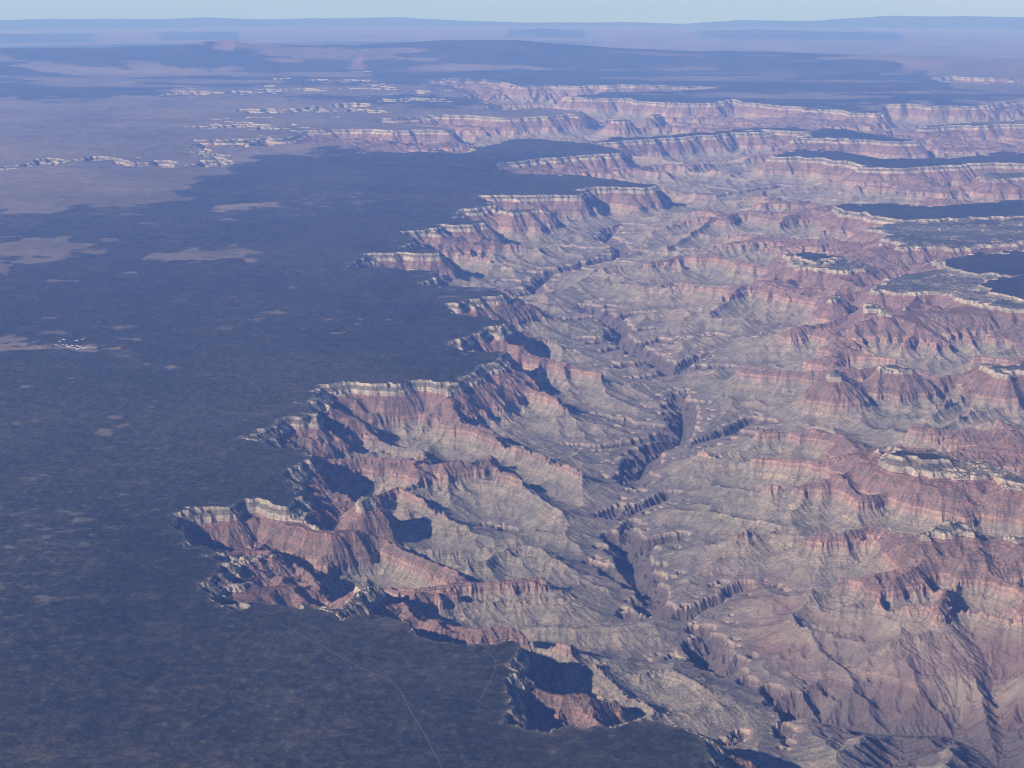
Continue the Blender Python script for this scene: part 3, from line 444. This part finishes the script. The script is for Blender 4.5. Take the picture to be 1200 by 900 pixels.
# ---------------------------------------------------------------- land objects
qc=lambda m:m[:-1,:-1]
rangeq=qc(rangem>0.12)&qc(RR>165e3)
allq=lambda m:m[:-1,:-1]&m[1:,:-1]&m[:-1,1:]&m[1:,1:]
forq=allq(forest)&~rangeq
platq=allq(plat)&~forq&~rangeq
canq=~(forq|platq|rangeq)
grid_part('canyon',canq,m_rock,kind='structure')
grid_part('plateau',platq,m_ground,kind='structure')
grid_part('forest',forq,m_for,kind='stuff',label='dark evergreen forest covering the plateau beside the canyon rim',category='forest')
grid_part('distant_hills',rangeq,m_rng,kind='structure')
print('meshes',time.time()-T0)
def hland(x,y):
    r,c=cell_of(np.atleast_1d(x),np.atleast_1d(y)); r=np.clip(r,0,NR-1); c=np.clip(c,0,NC-1)
    return Zc[r,c]
def strip(name,pts,width,mat,lift,fn=None,step=80,**props):
    P=np.array(pts)*1000; q=[P[0]]
    for i in range(len(P)-1):
        n=max(2,int(np.hypot(*(P[i+1]-P[i]))/step)); q+=[P[i]+(P[i+1]-P[i])*k/n for k in range(1,n+1)]
    q=np.array(q)
    for _ in range(6): q[1:-1]=(q[:-2]+q[1:-1]*2+q[2:])/4
    t=np.gradient(q,axis=0); t/=np.linalg.norm(t,axis=1)[:,None]+1e-9; nn=np.stack([-t[:,1],t[:,0]],1)
    L=q+nn*width/2; Rr=q-nn*width/2
    vs=[]; 
    for a,b in zip(L,Rr):
        z=fn(a,b) if fn else max(hland(a[0],a[1])[0],hland(b[0],b[1])[0])+lift
        vs+=[(a[0],a[1],z),(b[0],b[1],z)]
    fs=[(2*i,2*i+1,2*i+3,2*i+2) for i in range(len(q)-1)]
    me=bpy.data.meshes.new(name); me.from_pydata(vs,[],fs); me.update()
    return link(name,me,mat,**props)
def rz(a,b):
    c=(a+b)/2; return 760-60*min(1,max(0,(c[1]-30e3)/60e3))-(c[0]**2+c[1]**2)/(2*R_EARTH)+6
strip('river',RIVER,110,m_wat,0,rz,120,kind='structure')
for p in ROADS: strip('road',p,11,m_road,6,kind='structure')
# land outside the detailed fan, so the ground reaches the horizon all round
m=[];fsx=[]
nth=96; rr_=[0,4000,9000,15500,30000,60000,110000,200000,330000,430000]
for r_ in rr_:
    for kth in range(nth):
        a=2*math.pi*kth/nth; m.append((r_*math.sin(a),r_*math.cos(a),2060-r_*r_/(2*R_EARTH)))
lim=math.radians(24)
for i in range(len(rr_)-1):
    for kth in range(nth):
        a=(2*math.pi*(kth+0.5)/nth+math.pi)%(2*math.pi)-math.pi
        if abs(a)<lim and rr_[i]>=15000: continue
        k2=(kth+1)%nth; fsx.append((i*nth+kth,(i+1)*nth+kth,(i+1)*nth+k2,i*nth+k2))
me=bpy.data.meshes.new('outer_plateau'); me.from_pydata(m,[],fsx); me.update(); add_attr(me,'tree',[0.75 if (v[0]<3000 and math.hypot(v[0],v[1])<60000) else 0.2 for v in m]); link('land',me,m_ground,kind='structure')
# ---------------------------------------------------------------- town buildings on the plateau
m_wall,nt,bs=mat_new('pale_building_wall'); bs.inputs['Base Color'].default_value=(0.62,0.58,0.52,1)
roofs=[]
for rn,rc in (('white_metal_roof',(0.58,0.57,0.55,1)),('grey_shingle_roof',(0.33,0.32,0.31,1)),('tan_shingle_roof',(0.42,0.36,0.29,1))):
    m_r,nt,bs=mat_new(rn); bs.inputs['Base Color'].default_value=rc; bs.inputs['Roughness'].default_value=0.6; roofs.append(m_r)
def house(x,y,L,W,H,rot,label,m_roof):
    z=float(hland(x,y)[0])+1
    ro=bpy.data.objects.new('building',None); C.objects.link(ro); ro.location=(x,y,z); ro.rotation_euler=(0,0,rot)
    ro['label']=label; ro['category']='building'; ro['group']='buildings of the small town on the plateau'
    a,b=L/2,W/2
    vs=[(-a,-b,-8),(a,-b,-8),(a,b,-8),(-a,b,-8),(-a,-b,H),(a,-b,H),(a,b,H),(-a,b,H),(-a,0,H+W*.22),(a,0,H+W*.22)]
    me=bpy.data.meshes.new('wall'); me.from_pydata(vs,[],[(0,1,5,4),(1,2,6,9,5),(2,3,7,6),(3,0,4,8,7)]); o1=link('wall',me,m_wall); o1.parent=ro
    g=2.0; t=.35; vs=[(-a-g,-b-g,H-.4),(a+g,-b-g,H-.4),(a+g,0,H+W*.22+.3),(-a-g,0,H+W*.22+.3),(a+g,b+g,H-.4),(-a-g,b+g,H-.4)]
    vs+= [(p[0],p[1],p[2]+t) for p in vs]
    me=bpy.data.meshes.new('roof'); me.from_pydata(vs,[],[(6,7,8,9),(9,8,10,11),(1,0,3,2),(2,3,5,4),(0,1,7,6),(1,2,8,7),(2,4,10,8),(4,5,11,10),(5,3,9,11),(3,0,6,9)]); o2=link('roof',me,m_roof); o2.parent=ro
rb=np.random.default_rng(5)
for i,(x,y) in enumerate(TOWN):
    house(x*1000,y*1000,float(rb.uniform(38,80)),float(rb.uniform(18,30)),float(rb.uniform(6,11)),float(rb.uniform(-.4,.4)),'pale gabled building among the cluster of bright specks in the forest clearing',roofs[(0,1,2,0,1)[i%5]])
# ---------------------------------------------------------------- air
bm_v=[(x,y,z) for z in (-14500,12000) for x,y in ((-300e3,-40e3),(300e3,-40e3),(300e3,440e3),(-300e3,440e3))]
me=bpy.data.meshes.new('haze'); me.from_pydata(bm_v,[],[(0,3,2,1),(4,5,6,7),(0,1,5,4),(1,2,6,5),(2,3,7,6),(3,0,4,7)]); me.update()
m_hz=bpy.data.materials.new('thin_blue_haze'); m_hz.use_nodes=True; nt=m_hz.node_tree
nt.nodes.remove(nt.nodes['Principled BSDF']); pv=N(nt,'ShaderNodeVolumePrincipled')
pv.inputs['Color'].default_value=HAZE_COL; pv.inputs['Density'].default_value=HAZE_D; pv.inputs['Anisotropy'].default_value=HAZE_G; pv.inputs['Absorption Color'].default_value=(1,1,1,1)
nt.links.new(pv.outputs[0],nt.nodes['Material Output'].inputs['Volume'])
link('haze',me,m_hz,kind='stuff')
# ---------------------------------------------------------------- light, camera
sun_el=math.radians(SUN_EL); az=math.radians(SUN_AZ)      # azimuth from +Y, clockwise; sun stands behind the left shoulder
sd=np.array([math.sin(az)*math.cos(sun_el),math.cos(az)*math.cos(sun_el),math.sin(sun_el)])
ld=bpy.data.lights.new('sun','SUN'); ld.energy=SUN; ld.angle=math.radians(0.53); ld.color=SUN_COL
lo=bpy.data.objects.new('sun',ld); C.objects.link(lo); lo.location=(-20000,-20000,30000)
from mathutils import Vector
lo.rotation_euler=Vector(sd).to_track_quat('Z','Y').to_euler()
wd=bpy.data.worlds.new('World'); scene.world=wd; wd.use_nodes=True; nt=wd.node_tree
sky=N(nt,'ShaderNodeTexSky',sky_type='NISHITA'); sky.sun_disc=False; sky.sun_elevation=sun_el; sky.sun_rotation=az%(2*math.pi); sky.altitude=SKY_ALT; sky.air_density=AIR; sky.dust_density=DUST; sky.ozone_density=OZ
nt.links.new(mix(nt,1.0,sky.outputs[0],SKY_TINT,'MULTIPLY'),nt.nodes['Background'].inputs['Color']); nt.nodes['Background'].inputs['Strength'].default_value=SKY
cd=bpy.data.cameras.new('camera'); cd.sensor_width=36; cd.lens=36*1843/1200.0; cd.clip_start=5; cd.clip_end=900000
co=bpy.data.objects.new('camera',cd); C.objects.link(co); co.location=(0,0,11900); co.rotation_euler=(math.radians(90-16),0,0); scene.camera=co
scene.view_settings.view_transform='Standard'; scene.view_settings.look='None'; scene.view_settings.exposure=EXPO; scene.view_settings.gamma=1
scene.cycles.max_bounces=6; scene.cycles.volume_bounces=1; scene.cycles.diffuse_bounces=2; scene.cycles.use_denoising=True; scene.cycles.filter_width=1.0
print('total',time.time()-T0,'depth pct',np.percentile(depth[canyon],[5,25,50,75,95]))
